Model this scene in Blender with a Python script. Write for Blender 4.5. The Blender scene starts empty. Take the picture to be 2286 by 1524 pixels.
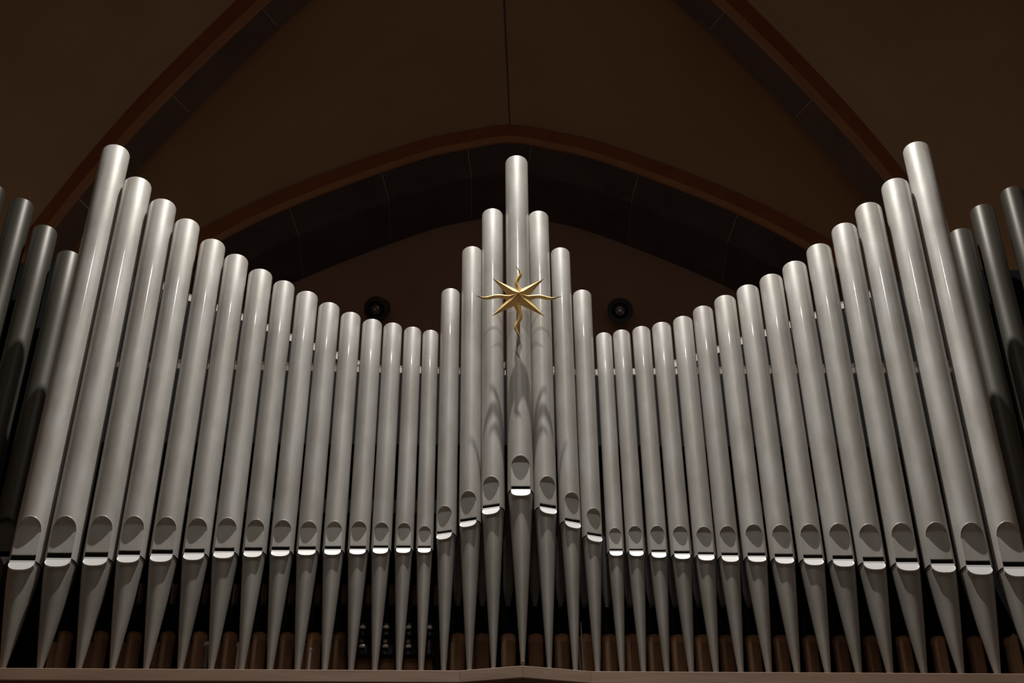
import bpy, bmesh, math, random
from mathutils import Vector, Matrix
random.seed(7)
S = bpy.context.scene
COL = S.collection
PI = math.pi

# ------------------------------------------------------------------ camera, world, lights, exposure
cam_d = bpy.data.cameras.new('camera'); cam = bpy.data.objects.new('camera', cam_d); COL.objects.link(cam)
cam.location = (0, 0, 1.6)
cam.rotation_euler = (math.radians(90 + 42), 0, math.radians(-0.6))
cam_d.sensor_fit = 'HORIZONTAL'; cam_d.sensor_width = 36.0; cam_d.lens = 36.0 * 4125.0 / 2286.0
cam_d.clip_end = 100
S.camera = cam
S.view_settings.view_transform = 'Standard'
S.view_settings.look = 'None'
S.view_settings.gamma = 1.0
S.view_settings.use_curve_mapping = False
S.view_settings.exposure = 0.0

W = bpy.data.worlds.new('world'); S.world = W; W.use_nodes = True
bg = W.node_tree.nodes['Background']
bg.inputs[0].default_value = (0.90, 0.80, 0.74, 1); bg.inputs[1].default_value = 0.078

def spot(name, loc, target, power, size_deg, blend, radius, color):
    l = bpy.data.lights.new(name, 'SPOT'); l.energy = power; l.spot_size = math.radians(size_deg)
    l.spot_blend = blend; l.shadow_soft_size = radius; l.color = color
    o = bpy.data.objects.new(name, l); COL.objects.link(o); o.location = loc
    o.rotation_euler = (Vector(target) - Vector(loc)).to_track_quat('-Z', 'Y').to_euler()
    return o
# key and nave spotlights hanging under the vault, then two added side fills
spot('spot_lamp_key', (0.10, 4.62, 13.9), (0.10, 5.9, 6.9), 2750, 58, 0.75, 0.05, (1.0, 0.97, 0.93))
spot('spot_lamp_nave', (0.10, 0.6, 12.5), (0.10, 5.9, 8.1), 380, 38, 1.0, 0.11, (1.0, 0.96, 0.92))
spot('fill_spot_left', (-4.6, 2.6, 13.0), (0.10, 5.9, 6.9), 80, 42, 0.9, 2.0, (1.0, 0.96, 0.92))  # added soft fill, lifts the pipe edges from the left
spot('fill_spot_right', (4.8, 2.6, 13.0), (0.10, 5.9, 6.9), 80, 42, 0.9, 2.0, (1.0, 0.96, 0.92))  # matching added fill for the right-hand edges
al = bpy.data.lights.new('low_warm_fill', 'AREA'); al.shape = 'RECTANGLE'; al.size = 7; al.size_y = 1.5; al.energy = 34; al.color = (1.0, .86, .72)   # added soft warm fill from low in front, reaching into the case
ao = bpy.data.objects.new('low_warm_fill', al); COL.objects.link(ao); ao.location = (0, -5.0, 3.2); ao.rotation_euler = (Vector((0, 6, 6)) - Vector(ao.location)).to_track_quat('-Z', 'Y').to_euler()
for sx in (-1, 1):      # added dim warm fill lights, unseen behind the organ, washing the foot of the vault
    l = bpy.data.lights.new('wash_fill', 'POINT'); l.energy = 9; l.color = (1.0, .78, .45); l.shadow_soft_size = .15
    o = bpy.data.objects.new('wash_fill', l); COL.objects.link(o); o.location = (sx * 4.0, 8.3, 8.4)

# ------------------------------------------------------------------ materials
def mat(name, col, rough=0.6, metal=0.0, noise=0.0, nscale=8.0, stretch=(1, 1, 1), bump=0.0, bscale=20.0, col2=None, coat=0.0, spec=0.5, vary=0.0):
    m = bpy.data.materials.new(name); m.use_nodes = True
    nt = m.node_tree; n = nt.nodes; L = nt.links
    b = n['Principled BSDF']
    b.inputs['Roughness'].default_value = rough; b.inputs['Metallic'].default_value = metal
    b.inputs['Specular IOR Level'].default_value = spec
    b.inputs['Coat Weight'].default_value = coat; b.inputs['Coat Roughness'].default_value = 0.10
    tc = n.new('ShaderNodeTexCoord'); mp = n.new('ShaderNodeMapping'); mp.inputs['Scale'].default_value = stretch
    L.new(tc.outputs['Object'], mp.inputs['Vector'])
    oi = n.new('ShaderNodeObjectInfo')
    ad = n.new('ShaderNodeVectorMath'); ad.operation = 'ADD'
    sc = n.new('ShaderNodeVectorMath'); sc.operation = 'SCALE'; sc.inputs[3].default_value = 37.0
    cb = n.new('ShaderNodeCombineXYZ')
    for k in range(3): L.new(oi.outputs['Random'], cb.inputs[k])
    L.new(cb.outputs[0], sc.inputs[0]); L.new(mp.outputs[0], ad.inputs[0]); L.new(sc.outputs[0], ad.inputs[1])
    c2 = col2 or tuple(c * (1 - noise) for c in col)
    nz = n.new('ShaderNodeTexNoise'); nz.inputs['Scale'].default_value = nscale; nz.inputs['Detail'].default_value = 5; nz.inputs['Roughness'].default_value = .6
    L.new(ad.outputs[0], nz.inputs['Vector'])
    cr = n.new('ShaderNodeValToRGB')
    cr.color_ramp.elements[0].position = .32; cr.color_ramp.elements[0].color = (*c2, 1)
    cr.color_ramp.elements[1].position = .68; cr.color_ramp.elements[1].color = (*col, 1)
    L.new(nz.outputs['Fac'], cr.inputs[0])
    out = cr.outputs[0]
    if vary:
        mr = n.new('ShaderNodeMapRange'); mr.inputs[3].default_value = 1 - vary; mr.inputs[4].default_value = 1 + vary * .4
        L.new(oi.outputs['Random'], mr.inputs[0])
        hs = n.new('ShaderNodeHueSaturation'); L.new(mr.outputs[0], hs.inputs['Value']); L.new(out, hs.inputs['Color']); out = hs.outputs[0]
    L.new(out, b.inputs['Base Color'])
    if bump:
        n2 = n.new('ShaderNodeTexNoise'); n2.inputs['Scale'].default_value = bscale; n2.inputs['Detail'].default_value = 2
        L.new(ad.outputs[0], n2.inputs['Vector'])
        bp = n.new('ShaderNodeBump'); bp.inputs['Strength'].default_value = bump; bp.inputs['Distance'].default_value = .02
        L.new(n2.outputs['Fac'], bp.inputs['Height']); L.new(bp.outputs[0], b.inputs['Normal'])
    return m

M = {}
M['tin'] = mat('tin_grey', (.60, .585, .55), .52, .15, col2=(.46, .425, .375), nscale=4, stretch=(2.6, 2.6, 1.0), bump=.10, bscale=2.4, coat=.55, spec=.18, vary=.10)
M['lip'] = mat('tin_lip', (.68, .67, .65), .5, .15, col2=(.66, .65, .63), nscale=12)
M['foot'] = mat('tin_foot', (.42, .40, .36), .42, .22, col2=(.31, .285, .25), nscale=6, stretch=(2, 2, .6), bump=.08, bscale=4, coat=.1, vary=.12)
M['dark'] = mat('dark_zinc', (.085, .078, .062), .46, .30, spec=.3, col2=(.075, .064, .048), nscale=5, stretch=(2, 2, .5))
M['brass'] = mat('brass_toe', (.34, .29, .22), .6, .3, noise=.3)
M['gold'] = mat('gold_leaf', (1.0, .72, .30), .45, .62, col2=(.95, .62, .22), nscale=14, bump=.06, bscale=18)
M['wood'] = mat('oak_ledge', (.40, .255, .165), .55, 0, col2=(.30, .18, .115), nscale=4, stretch=(.7, 4, 5), bump=.02, bscale=9)
M['darkwood'] = mat('dark_oak', (.06, .035, .025), .6, 0, noise=.4, nscale=5, stretch=(1, 6, 8))
M['innerwood'] = mat('brown_inner_wood', (.62, .38, .23), .8, 0, spec=.2, col2=(.42, .25, .145), nscale=6, stretch=(6, 6, .8), vary=.35)
M['upperwood'] = mat('grey_brown_wood', (.30, .20, .17), .6, 0, noise=.3, nscale=6, stretch=(6, 6, .8), vary=.3, spec=.1)
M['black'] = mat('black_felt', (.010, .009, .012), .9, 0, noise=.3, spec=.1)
M['blackmetal'] = mat('black_metal', (.015, .015, .018), .4, .3, noise=.3)
M['greymetal'] = mat('inner_grey_metal', (.42, .41, .43), .4, .3, noise=.4)
M['white'] = mat('white_batten', (.90, .86, .80), .6, 0, noise=.12, nscale=20)
M['greybatten'] = mat('grey_batten', (.36, .32, .28), .6, 0, noise=.15, nscale=20)
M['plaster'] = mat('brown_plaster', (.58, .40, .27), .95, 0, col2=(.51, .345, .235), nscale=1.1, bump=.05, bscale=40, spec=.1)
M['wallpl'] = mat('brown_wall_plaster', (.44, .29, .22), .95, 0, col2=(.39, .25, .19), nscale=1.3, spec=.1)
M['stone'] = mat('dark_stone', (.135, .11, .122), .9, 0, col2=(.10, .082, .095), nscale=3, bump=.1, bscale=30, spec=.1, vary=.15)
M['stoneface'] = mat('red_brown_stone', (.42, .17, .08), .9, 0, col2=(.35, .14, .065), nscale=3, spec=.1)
M['stonestrip'] = mat('light_brown_stone', (.52, .27, .16), .9, 0, col2=(.45, .24, .14), nscale=3, spec=.1)
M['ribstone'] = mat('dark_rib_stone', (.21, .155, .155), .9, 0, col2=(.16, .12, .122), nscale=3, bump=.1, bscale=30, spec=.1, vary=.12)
M['mortar'] = mat('grey_mortar', (.75, .65, .62), .9, 0, noise=.2, spec=.1)
M['floor'] = mat('stone_floor', (.16, .12, .09), .6, 0, noise=.3, nscale=2)
M['lens'] = mat('lamp_lens', (.32, .30, .31), .15, .6, col2=(.10, .09, .09), nscale=9)

# ------------------------------------------------------------------ helpers
def link(name, me, m=None, parent=None):
    o = bpy.data.objects.new(name, me); COL.objects.link(o)
    if m is not None: me.materials.append(m)
    if parent is not None: o.parent = parent
    return o
def mesh(name, V, F, m, parent=None, smooth=False, auto=None):
    me = bpy.data.meshes.new(name); me.from_pydata([tuple(v) for v in V], [], F)
    bm = bmesh.new(); bm.from_mesh(me); bmesh.ops.recalc_face_normals(bm, faces=bm.faces); bm.to_mesh(me); bm.free()
    if smooth:
        me.polygons.foreach_set('use_smooth', [True] * len(me.polygons))
        if auto: me.set_sharp_from_angle(angle=math.radians(auto))
    me.update()
    return link(name, me, m, parent)
def raw(name, V, F, m, parent=None, smooth=False, auto=None):
    me = bpy.data.meshes.new(name); me.from_pydata([tuple(v) for v in V], [], F)
    if smooth:
        me.polygons.foreach_set('use_smooth', [True] * len(me.polygons))
        if auto: me.set_sharp_from_angle(angle=math.radians(auto))
    me.update()
    return link(name, me, m, parent)
def box(name, x0, x1, y0, y1, z0, z1, m, parent=None, bevel=0.0):
    bm = bmesh.new()
    bmesh.ops.create_cube(bm, size=1)
    for v in bm.verts:
        v.co = Vector(((x0 + x1) / 2 + v.co.x * (x1 - x0), (y0 + y1) / 2 + v.co.y * (y1 - y0), (z0 + z1) / 2 + v.co.z * (z1 - z0)))
    if bevel: bmesh.ops.bevel(bm, geom=list(bm.edges), offset=bevel, segments=2, affect='EDGES')
    me = bpy.data.meshes.new(name); bm.to_mesh(me); bm.free()
    return link(name, me, m, parent)
def tag(o, label=None, cat=None, group=None, kind=None):
    if label: o['label'] = label
    if cat: o['category'] = cat
    if group: o['group'] = group
    if kind: o['kind'] = kind
    return o
def empty(name, loc):
    o = bpy.data.objects.new(name, None); COL.objects.link(o); o.location = loc; o.empty_display_size = .05
    return o
def lathe(prof, n=24, cx=0, cy=0, cap0=False, cap1=False):
    V = []; F = []
    for r, z in prof:
        for k in range(n):
            a = 2 * PI * k / n; V.append((cx + r * math.cos(a), cy + r * math.sin(a), z))
    for i in range(len(prof) - 1):
        for k in range(n):
            a = i * n + k; b = i * n + (k + 1) % n
            F.append((a, b, b + n, a + n))
    if cap0: F.append(tuple(range(n)))
    if cap1: F.append(tuple(range((len(prof) - 1) * n, len(prof) * n)))
    return V, F
def tube(name, pts, r, m, parent=None, n=10):
    V = []; F = []
    P = [Vector(p) for p in pts]
    for i, p in enumerate(P):
        d = (P[min(i + 1, len(P) - 1)] - P[max(i - 1, 0)]).normalized()
        a = d.orthogonal().normalized() if i == 0 else (a - d * a.dot(d)).normalized()
        b = d.cross(a)
        for k in range(n):
            t = 2 * PI * k / n; V.append(p + a * (r * math.cos(t)) + b * (r * math.sin(t)))
    for i in range(len(P) - 1):
        for k in range(n):
            q = i * n + k; w = i * n + (k + 1) % n
            F.append((q, w, w + n, q + n))
    F.append(tuple(range(n))); F.append(tuple(range((len(P) - 1) * n, len(P) * n)))
    return mesh(name, V, F, m, parent, True, 50)
def interp(tab, x):
    # smooth (catmull-rom) interpolation in a table of (x, z)
    if x <= tab[0][0]: return tab[0][1]
    if x >= tab[-1][0]: return tab[-1][1]
    for i in range(len(tab) - 1):
        if tab[i][0] <= x <= tab[i + 1][0]:
            x0, y0 = tab[i]; x1, y1 = tab[i + 1]
            m0 = (y1 - tab[i - 1][1]) / (x1 - tab[i - 1][0]) if i > 0 else (y1 - y0) / (x1 - x0)
            m1 = (tab[i + 2][1] - y0) / (tab[i + 2][0] - x0) if i + 2 < len(tab) else (y1 - y0) / (x1 - x0)
            h = x1 - x0; t = (x - x0) / h
            return (2*t**3 - 3*t*t + 1) * y0 + (t**3 - 2*t*t + t) * h * m0 + (-2*t**3 + 3*t*t) * y1 + (t**3 - t*t) * h * m1
    return tab[-1][1]

# ------------------------------------------------------------------ setting: floor, walls, vault
ZL = 5.293                      # top of the wooden ledge the pipes stand on
BACK = 11.76
o = box('floor', -7, 7, -6, 13, -.2, 0, M['floor']); tag(o, kind='structure')
XC = 0.10; XR = -0.05; HW = 5.6
# shape of the far transverse arch (outer edge of its face)
ARCH = [(0, 14.06), (.15, 14.045), (.35, 13.985), (.75, 13.86), (1.45, 13.50), (2.1, 13.10), (2.65, 12.66), (3.3, 12.0), (4.0, 11.0), (4.7, 9.5), (5.2, 7.8), (5.6, 5.5)]
# lower front edge of the diagonal ribs, by distance from the crown
RIB = [(0, 14.35), (.8, 13.98), (1.35, 13.66), (1.76, 13.39), (2.2, 13.05), (2.6, 12.70), (2.9, 12.40), (3.3, 11.90), (4.0, 10.8), (4.6, 9.5), (5.1, 7.9), (5.6, 5.5)]
def arch_z(d): return interp(ARCH, abs(d))
def rib_z(t): return interp(RIB, t)
nrm_y = .857; nrm_x = .514; RW = .25; RT = .36
def rib_pt(s, t, off, dz):      # s = -1 left, +1 right; off = distance from the front face, towards the far arch
    return Vector((XR + s * t - s * nrm_x * off, 8 + .6 * t + nrm_y * off, rib_z(t) + dz))

# wall behind the organ, under the far arch
def wall_under(name, y, dz, zbot, mname):
    V = []; F = []; N = 60
    for i in range(N + 1):
        x = -HW + 2 * HW * i / N
        V += [(XC + x, y, zbot), (XC + x, y, arch_z(x) + dz)]
    for i in range(N): F.append((2*i, 2*i+2, 2*i+3, 2*i+1))
    return mesh(name, V, F, M[mname])
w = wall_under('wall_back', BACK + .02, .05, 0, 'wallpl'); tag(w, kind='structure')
for s, nm in ((-1, 'wall_left'), (1, 'wall_right')):
    V = []; F = []; N = 24
    for i in range(N + 1):
        y = -6 + 17.9 * i / N
        zz = 14.3
        V += [(s * HW + (XC if s > 0 else 0) + s * .1, y, 0), (s * HW + (XC if s > 0 else 0) + s * .1, y, zz)]
    for i in range(N): F.append((2*i, 2*i+2, 2*i+3, 2*i+1))
    tag(mesh(nm, V, F, M['plaster']), kind='structure')

# vault web between the far arch and the two ribs, one cell on each side of the ridge
def web_back(s):
    V = []; F = []; N = 40; K = 12
    for i in range(N + 1):
        t = HW * i / N
        a = rib_pt(s, t, RW - .03, .12)
        if s * (a.x - XR) < 0: a.x = XR
        b = Vector((XC + s * t, 11.06, arch_z(t) + .02))
        if t == 0: a.x = XR
        for k in range(K + 1):
            u = k / K
            p = a.lerp(b, u); p.z += .25 * math.sin(PI * u) * min(1, t / 1.5) * max(0, 1 - t / 5.6)
            V.append(p)
    for i in range(N):
        for k in range(K):
            q = i * (K + 1) + k; F.append((q, q + 1, q + K + 2, q + K + 1))
    return raw('ceiling', V, F, M['plaster'], None, True)
for s in (-1, 1): tag(web_back(s), kind='structure')
# fine seam line along the ridge between the two cells
V = []; F = []
pa = Vector((XR, 8.0, 14.47)); pb = Vector((XC, 11.06, 14.08))
for k in range(13):
    p = pa.lerp(pb, k / 12)
    V += [(p.x - .004, p.y, p.z + .02), (p.x - .004, p.y, p.z - .006), (p.x + .004, p.y, p.z - .006), (p.x + .004, p.y, p.z + .02)]
for k in range(12):
    for j in range(3): q = 4 * k + j; F.append((q, q + 1, q + 5, q + 4))
tag(raw('trim_5', V, F, M['stone']), kind='structure')
# webs at the sides, between a rib and the side wall
def web_side(s):
    V = []; F = []; N = 40; K = 14
    for i in range(N + 1):
        t = HW * i / N
        a = rib_pt(s, t, .03, RT - .03)
        b = Vector((s * (HW + .2), 8 + 3.3 * i / N, 13.9 - 8.4 * (i / N) ** 3.2 - 1.2 * (i / N)))
        for k in range(K + 1):
            u = k / K
            p = a.lerp(b, u); p.z += .3 * math.sin(PI * u) * (1 - i / N)
            V.append(p)
    for i in range(N):
        for k in range(K):
            q = i * (K + 1) + k; F.append((q, q + 1, q + K + 2, q + K + 1))
    return raw('ceiling', V, F, M['plaster'], None, True)
for s in (-1, 1): tag(web_side(s), kind='structure')

# the front half of the same bay, nearer the nave
for o_ in [o for o in COL.objects if o.name.startswith('ceiling')]:
    me = o_.data.copy(); ym = 16.40 if o_.name in ('ceiling', 'ceiling.001') else 16.04
    for v in me.vertices: v.co.y = ym - v.co.y
    me.update(); tag(link('ceiling', me), kind='structure')

def sweep(name, ts, sections, m, parent):
    """sections(t) -> closed ring of points; solid swept along ts"""
    V = []; F = []
    n = len(sections(ts[0]))
    for t in ts: V += [tuple(p) for p in sections(t)]
    for i in range(len(ts) - 1):
        for k in range(n):
            q = i * n + k; w_ = i * n + (k + 1) % n
            F.append((q, w_, w_ + n, q + n))
    F.append(tuple(range(n))); F.append(tuple(range((len(ts) - 1) * n, len(ts) * n)))
    return mesh(name, V, F, m, parent)
def steps(a, b, n): return [a + (b - a) * i / n for i in range(n + 1)]

# diagonal ribs: red-brown front face and light chamfer strip, dark stones on the underside
for s, nm in ((-1, 'trim_1'), (1, 'trim_2')):
    core = sweep(nm, steps(0, HW, 60), lambda t: [rib_pt(s, t, .012, .012), rib_pt(s, t, RW - .012, .012), rib_pt(s, t, RW - .012, RT), rib_pt(s, t, .012, RT)], M['mortar'], None)
    tag(core, kind='structure')
    js = [0.02, .43, 1.13, 1.84, 2.53, 3.22, 3.9, 4.5, 5.1, 5.6]
    for a, b in zip(js, js[1:]):
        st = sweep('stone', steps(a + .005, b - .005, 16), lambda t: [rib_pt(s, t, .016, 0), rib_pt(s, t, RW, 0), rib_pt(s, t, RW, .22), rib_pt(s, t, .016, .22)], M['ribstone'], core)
    sweep('face_moulding', steps(0, HW, 60), lambda t: [rib_pt(s, t, -.025, .09), rib_pt(s, t, .02, .09), rib_pt(s, t, .02, RT + .03), rib_pt(s, t, -.025, RT + .03)], M['stoneface'], core)
    sweep('chamfer_strip', steps(0, HW, 60), lambda t: [rib_pt(s, t, .0, .0), rib_pt(s, t, .02, .0), rib_pt(s, t, .02, .09), rib_pt(s, t, -.025, .09)], M['stonestrip'], core)

# far transverse arch
def ap(d, y, dz): return Vector((XC + d, y, arch_z(d) + dz))
def radial(d, y, r):  # move r inward along the arch normal
    e = .02; sl = (arch_z(d + e) - arch_z(d - e)) / (2 * e)
    n = Vector((-sl, 0, 1)).normalized()
    return Vector((XC + d, y, arch_z(d))) - n * r
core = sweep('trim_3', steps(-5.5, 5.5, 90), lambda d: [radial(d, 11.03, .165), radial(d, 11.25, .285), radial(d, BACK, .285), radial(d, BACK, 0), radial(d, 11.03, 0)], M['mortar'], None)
tag(core, kind='structure')
js = [-5.45, -4.9, -4.3, -3.6, -2.8, -1.98, -1.2, -.42, .24, 1.2, 2.04, 2.85, 3.6, 4.3, 4.9, 5.45]
for a, b in zip(js, js[1:]):
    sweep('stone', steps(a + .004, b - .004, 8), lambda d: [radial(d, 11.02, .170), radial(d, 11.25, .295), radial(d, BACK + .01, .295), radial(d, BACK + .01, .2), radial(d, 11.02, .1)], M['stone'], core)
sweep('face_moulding', steps(-5.5, 5.5, 90), lambda d: [radial(d, 10.97, .125), radial(d, 11.04, .125), radial(d, 11.04, -.02), radial(d, 10.97, -.02)], M['stoneface'], core)
sweep('chamfer_strip', steps(-5.5, 5.5, 90), lambda d: [radial(d, 11.0, .165), radial(d, 11.04, .165), radial(d, 11.04, .125), radial(d, 10.97, .125)], M['stonestrip'], core)

# ------------------------------------------------------------------ round lamps on the back wall
def wall_lamp(x, z, side, label):
    e = empty('wall_spotlight', (x, 11.55, z))
    e.rotation_mode = 'QUATERNION'
    e.rotation_quaternion = Vector((-.30, -.62, -.72) if side > 0 else (-.05, -.80, -.50)).to_track_quat('Z', 'X')
    V, F = lathe([(.03, -.10), (.09, -.095), (.105, -.02), (.112, .0), (.112, .012), (.070, .014), (.066, -.006)], 32, cap0=True)
    mesh('housing', V, F, M['blackmetal'], e, True, 35)
    V, F = lathe([(.066, -.02), (.066, .045), (.060, .050), (.054, .046), (.050, .02)], 28)
    mesh('barrel', V, F, M['blackmetal'], e, True, 35)
    V, F = lathe([(.003, .046), (.025, .044), (.045, .036), (.056, .022)], 28, cap0=True)
    mesh('lens', V, F, M['lens'], e, True)
    tube('bracket', [(0, 0, -.09), (0, 0, -.15), (0, .04, -.20)], .014, M['blackmetal'], e)
    tag(e, label, 'lamp', 'round spotlights on the back wall')
    return e
wall_lamp(-1.035, 12.36, 1, 'black round spotlight on the back wall, left of the gold star')
wall_lamp(1.045, 12.36, -1, 'black round spotlight on the back wall, right of the gold star')

# ------------------------------------------------------------------ organ case: ledge, base, back panel
ledge = empty('wooden_ledge', (0.1, 5.95, ZL - .05))
tag(ledge, 'long brown wooden ledge with a shallow point at its middle, carrying the silver pipes', 'ledge')
def ledge_piece(x0, y0, x1, y1, name='board'):
    """board whose front face runs from (x0,y0) to (x1,y1)"""
    V = []
    h = .054; d = .20
    for x, y in ((x0, y0), (x1, y1)):
        V += [(x, y + .003, ZL), (x, y, ZL - .003), (x, y, ZL - h + .003), (x, y + .003, ZL - h), (x, 6.0 + d, ZL - h), (x, 6.0 + d, ZL)]
    F = [(i, (i + 1) % 6, (i + 1) % 6 + 6, i + 6) for i in range(6)] + [tuple(range(6)), tuple(range(6, 12))]
    V = [(a - .1, b - 5.95, c - (ZL - .05)) for a, b, c in V]
    return mesh(name, V, F, M['wood'], ledge)
YF = 5.93
ledge_piece(-2.75, YF, -.1335, YF); ledge_piece(-.1325, YF, .1005, YF - .036)
ledge_piece(.1015, YF - .036, .3535, YF); ledge_piece(.3545, YF, 2.95, YF)
base = empty('organ_case', (0.1, 6.5, 0))
tag(base, 'dark wooden organ case front and black back panel behind the silver pipes', 'organ case')
box('front_panel', -2.8, 2.8, -.50, -.46, 0.0, ZL - .056, M['darkwood'], base)
for x in (-2.2, -1.1, 0, 1.1, 2.2): box('stile', x - .05, x + .05, -.515, -.50, 0.4, ZL - .10, M['darkwood'], base, .004)
box('chest_floor', -2.8, 2.8, -.29, .9, ZL - .09, ZL - .012, M['darkwood'], base)
# back panel, upper edge following the sloping battens
def z_slope(x):
    a = abs(x - .09)
    return 7.28 if a < .76 else 7.28 + (a - .76) * .56
xs = [-2.8, -2.4, -2.0, -1.6, -1.2, -.8, -.5, 0, .5, .7, 1.0, 1.4, 1.8, 2.2, 2.6, 2.85]
V = []; F = []
for x in xs:
    z = min(z_slope(x), 7.95)
    V += [(x, -.16, ZL - .05), (x, -.16, z), (x, -.13, z), (x, -.13, ZL - .05)]
for i in range(len(xs) - 1):
    for k in range(4): q = 4 * i + k; w_ = 4 * i + (k + 1) % 4; F.append((q, w_, w_ + 4, q + 4))
F.append((0, 1, 2, 3)); F.append(tuple(range(4 * len(xs) - 4, 4 * len(xs))))
box('shade_board', -2.03, 1.90, -.38, -.02, 6.50, 6.52, M['black'], base)  # unseen board added to keep the key spot off the wooden pipes
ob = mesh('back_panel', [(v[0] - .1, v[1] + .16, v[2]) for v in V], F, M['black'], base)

# ------------------------------------------------------------------ battens that hold the pipes
def batten(name, pts, y, h, m, parent=None, th=.02):
    V = []; F = []
    for x, z, *yy in pts:
        yb = yy[0] if yy else y
        V += [(x, yb, z - h / 2), (x, yb, z + h / 2), (x, yb + th, z + h / 2), (x, yb + th, z - h / 2)]
    n = len(pts)
    for i in range(n - 1):
        for k in range(4): q = 4 * i + k; w_ = 4 * i + (k + 1) % 4; F.append((q, w_, w_ + 4, q + 4))
    F.append((0, 1, 2, 3)); F.append(tuple(range(4 * n - 4, 4 * n)))
    return mesh(name, V, F, m, parent)
b_rail = b = batten('support_batten', [(-1.93, 6.950, 6.071), (-1.80, 6.946, 6.071), (-1.66, 6.940, 6.070), (-1.50, 6.930, 6.066), (-1.14, 6.912, 6.058), (-.61, 6.889, 6.050), (-.25, 6.874, 6.046), (-.16, 6.866, 6.040), (-.07, 6.862, 6.022), (.03, 6.867, 6.004), (.04, 6.867, 5.990), (.13, 6.865, 5.990), (.14, 6.865, 6.004), (.25, 6.86, 6.022), (.34, 6.864, 6.040), (.43, 6.868, 6.046), (.87, 6.886, 6.050), (1.306, 6.912, 6.056), (1.6, 6.928, 6.063), (1.97, 6.952, 6.068), (2.1, 6.955, 6.068)], 6.05, .036, M['white'])
tag(b, 'long white horizontal batten seen in the gaps behind the silver pipes', 'batten')
for nm, pts, lab in (('L', [(-1.60, 7.560), (-1.424, 7.462), (-1.175, 7.345), (-.945, 7.222), (-.729, 7.115), (-.62, 7.06)], 'left'),
                 ('R', [(.79, 7.075), (.902, 7.118), (1.113, 7.220), (1.35, 7.325), (1.586, 7.440), (1.78, 7.540)], 'right')):
    e = empty('sloping_batten', (pts[0][0], 6.2, pts[0][1]))
    tag(e, 'pale double batten rising towards the outer %s pipes, seen in the gaps behind them' % lab, 'batten')
    loc = [(x - pts[0][0], z - pts[0][1]) for x, z in pts]
    batten('white_strip', loc, .03, .030, M['white'], e)
    batten('grey_strip', [(x, z + .036) for x, z in loc], .05, .016, M['greybatten'], e)

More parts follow.
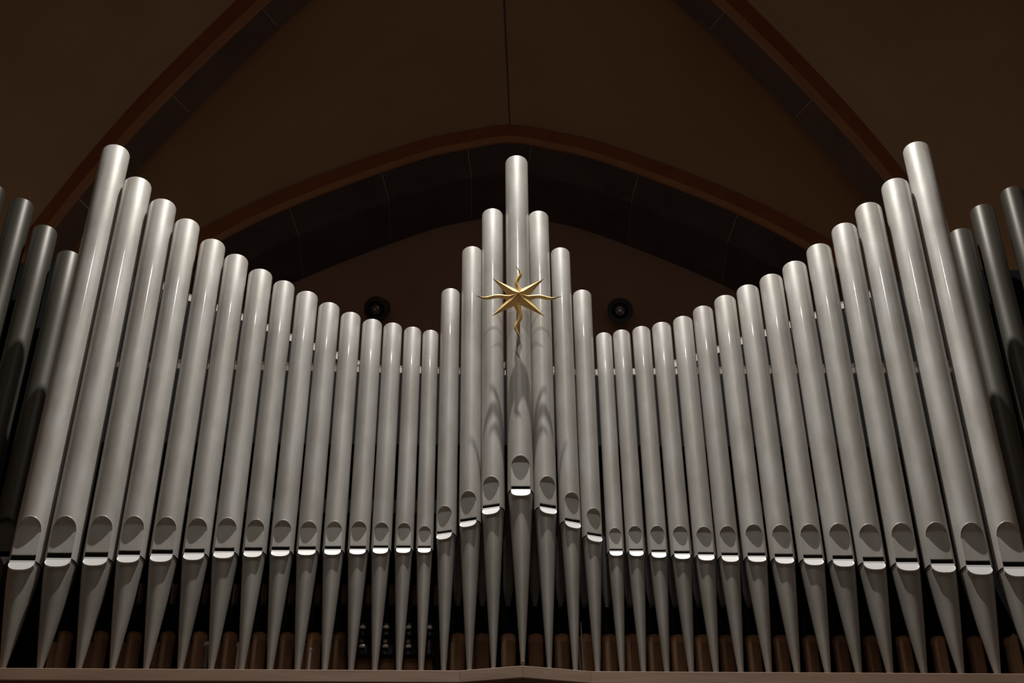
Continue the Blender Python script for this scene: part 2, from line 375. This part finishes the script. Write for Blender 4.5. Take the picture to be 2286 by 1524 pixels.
# ------------------------------------------------------------------ facade pipes
# foot x, axis y, radius, top x, top z, mouth arch z, slot top z, slot bottom z, lower lip bottom z
PIPES = [
    (-1.851, 6.000, 0.0658, -1.836, 8.190, 5.987, 5.816, 5.792, 5.733),
    (-1.712, 6.000, 0.0653, -1.702, 7.967, 5.989, 5.828, 5.805, 5.749),
    (-1.566, 6.000, 0.0615, -1.565, 7.824, 5.995, 5.834, 5.812, 5.758),
    (-1.440, 6.000, 0.0573, -1.437, 7.698, 5.998, 5.845, 5.826, 5.776),
    (-1.313, 6.000, 0.0567, -1.305, 7.568, 5.995, 5.851, 5.832, 5.781),
    (-1.185, 6.000, 0.0534, -1.188, 7.476, 5.994, 5.858, 5.840, 5.793),
    (-1.069, 6.000, 0.0528, -1.070, 7.384, 5.996, 5.864, 5.848, 5.803),
    (-0.955, 6.000, 0.0474, -0.959, 7.318, 5.994, 5.870, 5.854, 5.813),
    (-0.848, 6.000, 0.0476, -0.851, 7.254, 5.992, 5.874, 5.858, 5.818),
    (-0.744, 6.000, 0.0461, -0.748, 7.188, 5.988, 5.877, 5.862, 5.825),
    (-0.642, 6.000, 0.0431, -0.649, 7.133, 5.991, 5.881, 5.867, 5.829),
    (-0.543, 6.000, 0.0425, -0.552, 7.093, 5.993, 5.883, 5.869, 5.833),
    (-0.454, 6.000, 0.0399, -0.461, 7.074, 5.990, 5.887, 5.876, 5.839),
    (-0.363, 6.000, 0.0374, -0.373, 7.053, 5.990, 5.889, 5.878, 5.845),
    (-0.279, 6.000, 0.0341, -0.294, 7.038, 5.978, 5.890, 5.880, 5.849),
    (-0.194, 5.988, 0.0408, -0.211, 7.272, 6.064, 5.952, 5.941, 5.902),
    (-0.097, 5.960, 0.0450, -0.118, 7.504, 6.115, 5.992, 5.979, 5.940),
    (-0.007, 5.935, 0.0467, -0.028, 7.723, 6.169, 6.040, 6.027, 5.982),
    (0.102, 5.910, 0.0515, 0.083, 8.051, 6.253, 6.110, 6.096, 6.051),
    (0.202, 5.935, 0.0458, 0.183, 7.711, 6.172, 6.043, 6.028, 5.987),
    (0.300, 5.960, 0.0425, 0.281, 7.503, 6.114, 5.992, 5.979, 5.939),
    (0.385, 5.988, 0.0408, 0.375, 7.269, 6.057, 5.945, 5.933, 5.895),
    (0.478, 6.000, 0.0343, 0.465, 7.030, 5.974, 5.881, 5.872, 5.840),
    (0.559, 6.000, 0.0371, 0.543, 7.045, 5.982, 5.880, 5.872, 5.837),
    (0.647, 6.000, 0.0388, 0.631, 7.065, 5.982, 5.875, 5.865, 5.828),
    (0.739, 6.000, 0.0413, 0.721, 7.088, 5.980, 5.869, 5.857, 5.821),
    (0.832, 6.000, 0.0424, 0.817, 7.124, 5.976, 5.863, 5.853, 5.814),
    (0.926, 6.000, 0.0441, 0.910, 7.185, 5.979, 5.860, 5.848, 5.807),
    (1.032, 6.000, 0.0473, 1.013, 7.248, 5.985, 5.859, 5.845, 5.805),
    (1.139, 6.000, 0.0490, 1.120, 7.312, 5.982, 5.854, 5.839, 5.796),
    (1.254, 6.000, 0.0513, 1.231, 7.378, 5.984, 5.849, 5.833, 5.788),
    (1.371, 6.000, 0.0542, 1.345, 7.458, 5.986, 5.845, 5.828, 5.780),
    (1.489, 6.000, 0.0563, 1.468, 7.568, 5.982, 5.837, 5.817, 5.766),
    (1.618, 6.000, 0.0583, 1.601, 7.702, 5.987, 5.832, 5.813, 5.760),
    (1.758, 6.000, 0.0615, 1.730, 7.837, 5.989, 5.825, 5.806, 5.750),
    (1.895, 6.000, 0.0651, 1.879, 7.999, 5.985, 5.817, 5.798, 5.738),
    (2.040, 6.000, 0.0634, 2.017, 8.259, 5.993, 5.814, 5.792, 5.732)
]
def make_pipe(foot, topx, y, R, zt, za, zs, zm, zlip, face=0.0, toe=0.0, mats=('tin', 'lip', 'foot'), zfoot=ZL, name='organ_pipe'):
    root = empty(name, (foot, y, zfoot))
    H = zt - zfoot
    root.rotation_euler = (0, math.atan2(topx - foot, H), face)
    # rotate: lean is in world x, facing turn about the pipe's own axis
    root.rotation_mode = 'XYZ'
    root.rotation_euler = (Matrix.Rotation(math.atan2(topx - foot, H), 4, 'Y') @ Matrix.Rotation(face, 4, 'Z')).to_euler()
    z0 = zm - zfoot; z1 = zs - zfoot; z2 = za - zfoot; zT = H
    xw = .716 * R; yp = -math.sqrt(R * R - xw * xw); a0 = math.asin(xw / R)
    z1 += .07 * R
    ah = min(.80 * R, (z2 - z1) * .6)            # height of the arch
    zA = z2 + .10 * R
    N1 = 20; N2 = 44
    # ring of angles: front arc N1+1 columns, rest N2-1
    front = [-a0 + 2 * a0 * i / N1 for i in range(N1 + 1)]
    rest = [a0 + (2 * PI - 2 * a0) * i / N2 for i in range(1, N2)]
    ring = front + rest; n = len(ring)
    def P(a, z, r=R): return (r * math.sin(a), -r * math.cos(a), z)
    V = []; F = []
    rb = max(.0025, .05 * R)
    rows = [(R, zA), (R, zA + (zT - zA) * .25), (R, zA + (zT - zA) * .5), (R, zA + (zT - zA) * .75), (R, zT - rb * 1.6), (R - rb * .45, zT - rb * .3), (R - rb, zT), (R - rb * 1.6, zT), (R - rb * 1.7, zT - .25)]
    for r, z in rows:
        for a in ring: V.append(P(a, z, r))
    for i in range(len(rows) - 1):
        for k in range(n):
            F.append((i * n + k, i * n + (k + 1) % n, (i + 1) * n + (k + 1) % n, (i + 1) * n + k))
    # front columns: from zA down to the arch outline
    def arch(i):
        u = math.sin(front[i]) / math.sin(a0)
        return z2 - ah * (1 - math.sqrt(max(0, 1 - abs(u) ** 2.1)))
    base_i = len(V)
    for i in range(N1 + 1): V.append(P(front[i], arch(i) if 0 < i < N1 else z2 - ah))
    for i in range(N1): F.append((i, base_i + i, base_i + i + 1, i + 1))
    # back and sides down to the seam
    b2 = len(V)
    side = [front[N1]] + rest + [front[0]]
    for a in side: V.append(P(a, z2 - ah))
    b3 = len(V)
    for a in side: V.append(P(a, z0))
    idx = [N1] + list(range(N1 + 1, n)) + [0]
    for k in range(len(side) - 1):
        F.append((idx[k], idx[k + 1], b2 + k + 1, b2 + k)); F.append((b2 + k, b2 + k + 1, b3 + k + 1, b3 + k))
    body = mesh('body', V, F, M[mats[0]], root, True, 50)
    # upper lip: bevelled arch step and flat face
    V = []; F = []
    st = .10 * R
    for i in range(N1 + 1):
        x, yy, z = P(front[i], arch(i) if 0 < i < N1 else z2 - ah)
        dd = yp - yy                     # depth of the step here
        up = min(1, dd / (.12 * R) + .05)       # raised rim fades out at the sides
        V += [(x, yy - .004 * R, z + .11 * R * up), (x, yy - .05 * R * up, z + .05 * R * up), (x, yy - .02 * R * up, z - .01 * R * up), (x, yy + dd * .35, z - st * .15 * (dd / (.3 * R) + .01)), (x, yp, z - st * (dd / (.3 * R) + .01)), (x, yp, z1), (x, yp + .004, z1 - .001), (x, yp + .006, z1 + .01)]
    for i in range(N1):
        for k in range(7): q = 8 * i + k; F.append((q, q + 1, q + 9, q + 8))
    raw('upper_lip', V, F, M[mats[0]], root, True, 40)
    # foot: seam collar, slightly swollen cone, toe
    rt = max(.0085, .155 * R)
    L = z0
    tz = toe * .9
    prof = [(R * .94, L + .002), (R * .94, L - .03 * R), (R * .945, L - .06 * R)] + [(R * (.945 - .075 * k / 12), L - (.08 + .09 * k) * R) for k in range(13)]
    for u in (.15, .3, .45, .6, .75, .9, 1.0):
        z = (L - 1.16 * R) * (1 - u) + tz * u
        prof.append((rt + (R * .87 - rt) * (1 - u) + .03 * R * math.sin(PI * u), z))
    prof.reverse()
    V, F = lathe(prof, 56, cap0=True)
    # front of the collar pressed back behind the lower lip
    V2 = []
    for x, yy, z in V:
        if yy < 0 and z > L - (zm - zlip) * 1.05:
            yy = max(yy, yp + .005 - (L - z) * (yp + R * 1.05) / (zm - zlip))
        V2.append((x, yy, z))
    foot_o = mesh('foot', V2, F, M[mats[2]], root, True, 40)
    # languid (disc closing the body) set at the seam
    V, F = lathe([(R * .98, L - .003), (R * .98, L - .001)], 24, cap0=True, cap1=True)
    V = [(x, max(yy, yp + .010), z) for x, yy, z in V]
    mesh('languid', V, F, M['black'], root)
    # lower lip: D-shaped plate sloping outwards
    h = zm - zlip; NN = 22; w = xw * 1.02
    V = []; F = []
    y_top = yp - .001; y_bot = -(R * 1.05)
    for i in range(NN + 1):
        u = -1 + 2 * i / NN
        x = w * math.copysign(abs(math.sin(u * PI / 2)), u)
        uu = abs(x / w)
        hh = h * (.42 + .58 * (max(0, 1 - uu ** 2.6)) ** .5)
        if i in (0, NN): hh = h * .42
        f1 = hh / h
        V += [(x, y_top + .012, L), (x, y_top, L), (x, y_top + (y_bot - y_top) * .10, L - h * .20), (x, y_top + (y_bot - y_top) * .16, L - h * .235),
              (x, y_top + (y_bot - y_top) * f1, L - hh), (x, y_top + (y_bot - y_top) * f1 + .004, L - hh - .001), (x, -math.sqrt(max(0, R * R - x * x)) * .80, L - hh * .96)]
    m_ = 7
    for i in range(NN):
        for k in range(m_ - 1): q = m_ * i + k; F.append((q, q + 1, q + m_ + 1, q + m_))
    F.append(tuple(range(m_))); F.append(tuple(range(m_ * NN, m_ * NN + m_)))
    mesh('lower_lip', V, F, M[mats[1]], root)
    if toe > 0:
        V, F = lathe([(rt * .45, 0), (rt * .55, .001), (rt * .6, toe * .45), (rt * 1.0, toe * .55), (rt * 1.1, toe * .75), (rt * 1.03, toe * .95), (rt * .8, toe * 1.0)], 20, cap0=True)
        mesh('toe', V, F, M['brass'], root, True, 40)
    return root

ords = ['', 'second', 'third', 'fourth', 'fifth', 'sixth', 'seventh', 'eighth', 'ninth', 'tenth', 'eleventh', 'twelfth', 'thirteenth', 'fourteenth', 'fifteenth']
def lab(i):
    if i < 15:
        if i == 0: return 'tallest silver organ pipe of the left sweep, outermost, beside the dark pipes'
        if i == 14: return 'shortest silver organ pipe of the left sweep, beside the stepped centre tower'
        return '%s silver organ pipe of the left sweep, counted inwards from the tallest' % ords[i]
    if i < 22:
        return ['shortest silver centre tower pipe on the left, next to the left sweep', 'second lowest silver pipe on the left side of the stepped centre tower',
                'silver centre tower pipe just left of the tallest middle pipe', 'tallest middle silver pipe of the centre tower, behind the gold star',
                'silver centre tower pipe just right of the tallest middle pipe', 'second lowest silver pipe on the right side of the stepped centre tower',
                'shortest silver centre tower pipe on the right, next to the right sweep'][i - 15]
    j = 36 - i
    if j == 0: return 'tallest silver organ pipe of the right sweep, outermost, beside the dark pipes'
    if j == 14: return 'shortest silver organ pipe of the right sweep, beside the stepped centre tower'
    return '%s silver organ pipe of the right sweep, counted inwards from the tallest' % ords[j]
face = {15: -13, 16: -14, 17: -13, 19: 15, 20: 16, 21: 15}
toes = {0: .045, 1: .042, 2: .038, 3: .034, 4: .028, 5: .026, 6: .022, 17: .012, 18: .048, 19: .014, 33: .012, 34: .024, 35: .03, 36: .034}
pipes = []
for i, (fx, y, R, tx, zt, za, zs, zm, zl) in enumerate(PIPES):
    R *= 1.022
    r = make_pipe(fx, tx, y, R, zt, za, zs, zm, zl, math.radians(face.get(i, 0)), toes.get(i, 0) * (.6 if i == 18 else .8))
    g = 'silver pipes of the left sweep' if i < 15 else ('silver pipes of the centre tower' if i < 22 else 'silver pipes of the right sweep')
    tag(r, lab(i), 'organ pipe', g)
    pipes.append(r)

# white pads on the batten, one in each gap between two facade pipes
pad0 = None
for (f1, y1, r1, t1, z1_, *_a), (f2, y2, r2, t2, z2_, *_b) in zip(PIPES, PIPES[1:]):
    zz = 6.87 + .035 * abs((f1 + f2) / 2 - .09) / 1.9
    xa = f1 + (t1 - f1) * (zz - ZL) / (z1_ - ZL) + r1 * 1.022; xb = f2 + (t2 - f2) * (zz - ZL) / (z2_ - ZL) - r2 * 1.022
    wd = (xb - xa - .002) * (.35 if abs(y1 - y2) > .008 else 1); ya = (y1 + y2) / 2
    if xb - xa < .0045: continue
    if pad0 is None: pad0 = box('pad', -.5, .5, 0, .022, -.014, .014, M['white'], b_rail); pd = pad0
    else: pd = pad0.copy(); COL.objects.link(pd); pd.parent = b_rail
    pd.scale = (wd, 1, 1); pd.location = ((xa + xb) / 2, ya, 1.6 + (zz - 1.6) * (ya / 6.055))

# dark pipes of the side towers
DARK = [(-2.061, 7.832, 'dark grey pipe just left of the tallest left silver pipe'), (-2.205, 8.005, 'second dark grey pipe left of the tallest left silver pipe'),
        (-2.351, 8.192, 'third dark grey pipe left of the tallest left silver pipe'), (-2.506, 8.289, 'outermost dark grey pipe at the left edge of the picture'),
        (2.259, 8.029, 'shortest dark grey pipe just right of the tallest right silver pipe'), (2.396, 8.200, 'middle dark grey pipe right of the tallest right silver pipe'),
        (2.567, 8.329, 'outermost dark grey pipe at the right edge of the picture')]
for x, zt, l in DARK:
    r = make_pipe(x, x, 6.35, .060, zt, 6.25, 6.085, 6.06, 6.00, 0, 0, ('dark', 'greymetal', 'dark'), name='dark_pipe')
    tag(r, l, 'organ pipe', 'dark pipes on the left side' if x < 0 else 'dark pipes on the right side')
for s, x0, x1, l in ((-1, -2.75, -2.008, 'short brown wooden block beside the outermost left silver pipe'), (1, 2.19, 2.90, 'short brown wooden block beside the outermost right silver pipe')):
    e = empty('side_block', ((x0 + x1) / 2, 6.2, 5.84)); hw = (x1 - x0) / 2
    box('rail', -hw, hw, -.03, .03, 0, .13, M['wood'], e, .004)
    box('lower_rail', -hw, hw, -.02, .03, -.10, -.03, M['darkwood'], e, .004)
    box('post', -hw, -hw + .06, -.02, .04, ZL - 5.84, 0, M['darkwood'], e)
    box('post', hw - .06, hw, -.02, .04, ZL - 5.84, 0, M['darkwood'], e)
    tag(e, l, 'wooden block')

# ------------------------------------------------------------------ the gold star
star = empty('gold_star', (.088, 5.795, 7.075))
tag(star, 'gilded eight-pointed star with four straight and four wavy rays, fixed before the tall middle pipe', 'star')
def ray_mesh(ang, Ln, wd, wavy, ridge=.055):
    n = 22; V = []; F = []
    dx, dz = math.sin(ang), math.cos(ang); px, pz = math.cos(ang), -math.sin(ang)
    for i in range(n + 1):
        u = i / n
        c = wavy * math.sin(u * PI * 3.3) * (.35 + u) * (1 if u > 0 else 0)
        half = wd * (1 - u) ** (.85 if wavy else 1.0) * (1 if not wavy else (.82 + .18 * math.cos(u * PI * 2.6)))
        half = max(half, .0006); rg = .55 * half + .002 + .010 * max(0, 1 - u * 5)
        s_ = Ln * u
        for off, yy in ((-half, 0), (0, -rg), (half, 0), (0, .006 * (1 - u) + .0005)):
            V.append((dx * s_ + px * (off + c), yy, dz * s_ + pz * (off + c)))
    for i in range(n):
        for k in range(4): q = 4 * i + k; w_ = 4 * i + (k + 1) % 4; F.append((q, w_, w_ + 4, q + 4))
    F.append((0, 1, 2, 3)); F.append((4*n, 4*n+1, 4*n+2, 4*n+3))
    return mesh('wavy_ray' if wavy else 'straight_ray', V, F, M['gold'], star)
for a, Ln, wd, wv in ((0, .185, .024, .009), (PI / 2, .185, .029, .006), (PI, .235, .026, .010), (-PI / 2, .185, .029, -.006),
                      (PI / 4, .158, .034, 0), (3 * PI / 4, .158, .034, 0), (-PI / 4, .158, .034, 0), (-3 * PI / 4, .158, .034, 0)):
    ray_mesh(a, Ln, wd, wv)
tube('mounting_rod', [(0, .0, 0), (0, .058, .0)], .008, M['gold'], star)

# ------------------------------------------------------------------ inside the case, seen between the pipe feet
def proto_wood():
    e = empty('wooden_pipe', (0, 6.40, ZL - .01))
    V, F = lathe([(.030, 0), (.031, .420), (.0285, .423), (.0285, .428), (.031, .431), (.031, .470), (.028, .474)], 18, cap0=True, cap1=True)
    mesh('stem', V, F, M['innerwood'], e, True, 40)
    return e
def between(i):
    """words for the gap between the feet of facade pipes i and i + 1"""
    def o(k): return ords[k] if k else 'first'
    if i < 14: return 'between the feet of the %s and %s left sweep pipes' % (o(i), o(i + 1))
    if i == 14: return 'between the innermost left sweep foot and the centre tower'
    if i < 21: return 'between the %s and %s tower feet, counted from the left' % (o(i - 15), o(i - 14))
    if i == 21: return 'between the centre tower and the innermost right sweep foot'
    return 'between the feet of the %s and %s right sweep pipes' % (o(36 - i - 1), o(36 - i))
def dup(root):
    r = root.copy(); COL.objects.link(r)
    for ch in root.children:
        c = ch.copy(); COL.objects.link(c); c.parent = r
    return r
feet = [p[0] for p in PIPES]
mids = [(a + b) / 2 for a, b in zip(feet, feet[1:])]
proto = None
for i, mx in enumerate(mids):
    if i < 1: continue
    x = mx * 1.067 + .002
    e = proto if proto is None else dup(proto)
    if proto is None: e = proto = proto_wood()
    e.location = (x, 6.40, ZL - .01)
    tag(e, 'round brown wooden pipe seen ' + between(i), 'wooden pipe', 'brown wooden pipes behind the feet')
# black rack board above them
rb_ = box('rack_board', -2.0, 2.1, 6.36, 6.42, 5.742, 5.865, M['black'])
tag(rb_, 'black horizontal board above the brown wooden pipes inside the case', 'board')
# flat brown boards standing behind the wooden pipes: one slatted screen
scr = empty('slatted_screen', (.1, 6.455, ZL - .01)); tag(scr, 'low screen of brown slats behind the wooden pipes inside the case', 'screen')
box('bottom_rail', -1.95, 1.95, -.008, .02, 0, .04, M['darkwood'], scr)
pm = None
for i, mx in enumerate(mids):
    if i < 1 or 16 < i < 20: continue
    if pm is None: e = box('slat', -.026, .026, -.012, -.008, 0, .455, M['innerwood'], scr, .001); pm = e
    else: e = pm.copy(); COL.objects.link(e); e.parent = scr
    e.location = (mx * 1.085 - .012 - .1, 0, 0)
# upper dark brown slats on the left half
scr = empty('upper_screen', (-.9, 6.39, 5.866)); tag(scr, 'short brown slats standing on the black board behind the left silver feet', 'screen')
box('bottom_rail', -.75, .68, -.008, .012, 0, .01, M['darkwood'], scr)
pm = None
for i, mx in enumerate(mids[:15]):
    if i < 3: continue
    if pm is None: e = box('slat', -.011, .011, -.012, -.008, 0, .115, M['upperwood'], scr, .001); pm = e
    else: e = pm.copy(); COL.objects.link(e); e.parent = scr
    e.location = (mx * 1.07 + .008 + .9, 0, 0)
# slim dark inner pipes on the right half with bright toes
dp = None
for i, mx in enumerate(mids):
    if i < 15 or i > 27: continue
    x = mx * 1.068
    if dp is None:
        dp = empty('inner_pipe', (0, 6.39, 5.866))
        V, F = lathe([(.009, 0.012), (.022, .10), (.022, .62)], 18, cap1=True)
        mesh('stem', V, F, M['greymetal'], dp, True, 40)
        V, F = lathe([(.012, 0), (.016, .002), (.016, .014), (.012, .018)], 18, cap0=True, cap1=True)
        mesh('toe_ring', V, F, M['greymetal'], dp, True, 40)
        e = dp
    else: e = dup(dp)
    e.location = (x, 6.39, 5.866)
    tag(e, 'slim dark metal pipe seen ' + between(i), 'organ pipe', 'slim dark inner pipes')
# black clamp bars with bright knobs, left of the centre
for z, xs_, l in ((5.712, (-.534, -.440, -.351, -.266), 'upper'), (5.622, (-.532, -.439, -.347), 'lower')):
    e = empty('clamp_bar', (-.40, 6.31, z))
    box('bar', -.20, .20, -.012, .018, -.032, .030, M['blackmetal'], e, .004)
    for x in xs_:
        V, F = lathe([(.001, -.010), (.008, -.009), (.011, -.002), (.008, .006), (.001, .008)], 16, cap0=True, cap1=True)
        V = [(v[0] * 1.25 + x + .40, v[1] * .6 - .018, v[2] * .75 + .006) for v in V]
        mesh('knob', V, F, M['white'], e, True)
    tag(e, '%s black clamp bar with bright oval knobs inside the case, left of centre' % l, 'clamp bar')
    for dx in (-.17, .17): box('bracket', dx - .01, dx + .01, .01, .05, -.02, .02, M['blackmetal'], e)
t = tube('curved_hose', [(-.262, 6.30, 5.60), (-.245, 6.30, 5.60), (-.232, 6.30, 5.57), (-.228, 6.30, 5.53), (-.238, 6.30, 5.48), (-.262, 6.30, 5.44), (-.28, 6.30, 5.39), (-.285, 6.30, 5.285)], .020, M['blackmetal'])
tag(t, 'thick curved black hose inside the case, right of the clamp bars', 'hose')
for x, z1, r, l in ((-1.145, 5.625, .010, 'thin pale tube with a dark sleeve inside the case, far left'), (-1.020, 5.625, .007, 'thin pale tube inside the case, beside the eighth left pipe foot'), (-.735, 5.60, .007, 'short pale tube inside the case, between the middle left pipe feet')):
    e = empty('pale_tube', (x, 6.28, ZL - .01))
    tube('stem', [(0, 0, 0), (0, 0, z1 - ZL)], r, M['white'] if r < .009 else M['greymetal'], e)
    V, F = lathe([(r * 1.25, 0), (r * 1.6, .002), (r * 1.6, .012), (r * 1.2, .016)], 14, cap0=True, cap1=True)
    mesh('cap', [(a, b_, c + z1 - ZL) for a, b_, c in V], F, M['white'], e, True, 40)
    tag(e, l, 'tube')
for k, x in enumerate((.330, .344)):
    t = tube('thin_rod', [(x, 6.10, ZL - .01), (x - .012, 6.10, 5.62)], .0028, M['greymetal'])
    tag(t, ('left' if k == 0 else 'right') + ' one of two thin metal rods beside the right centre tower foot', 'rod', 'thin rods by the centre tower')
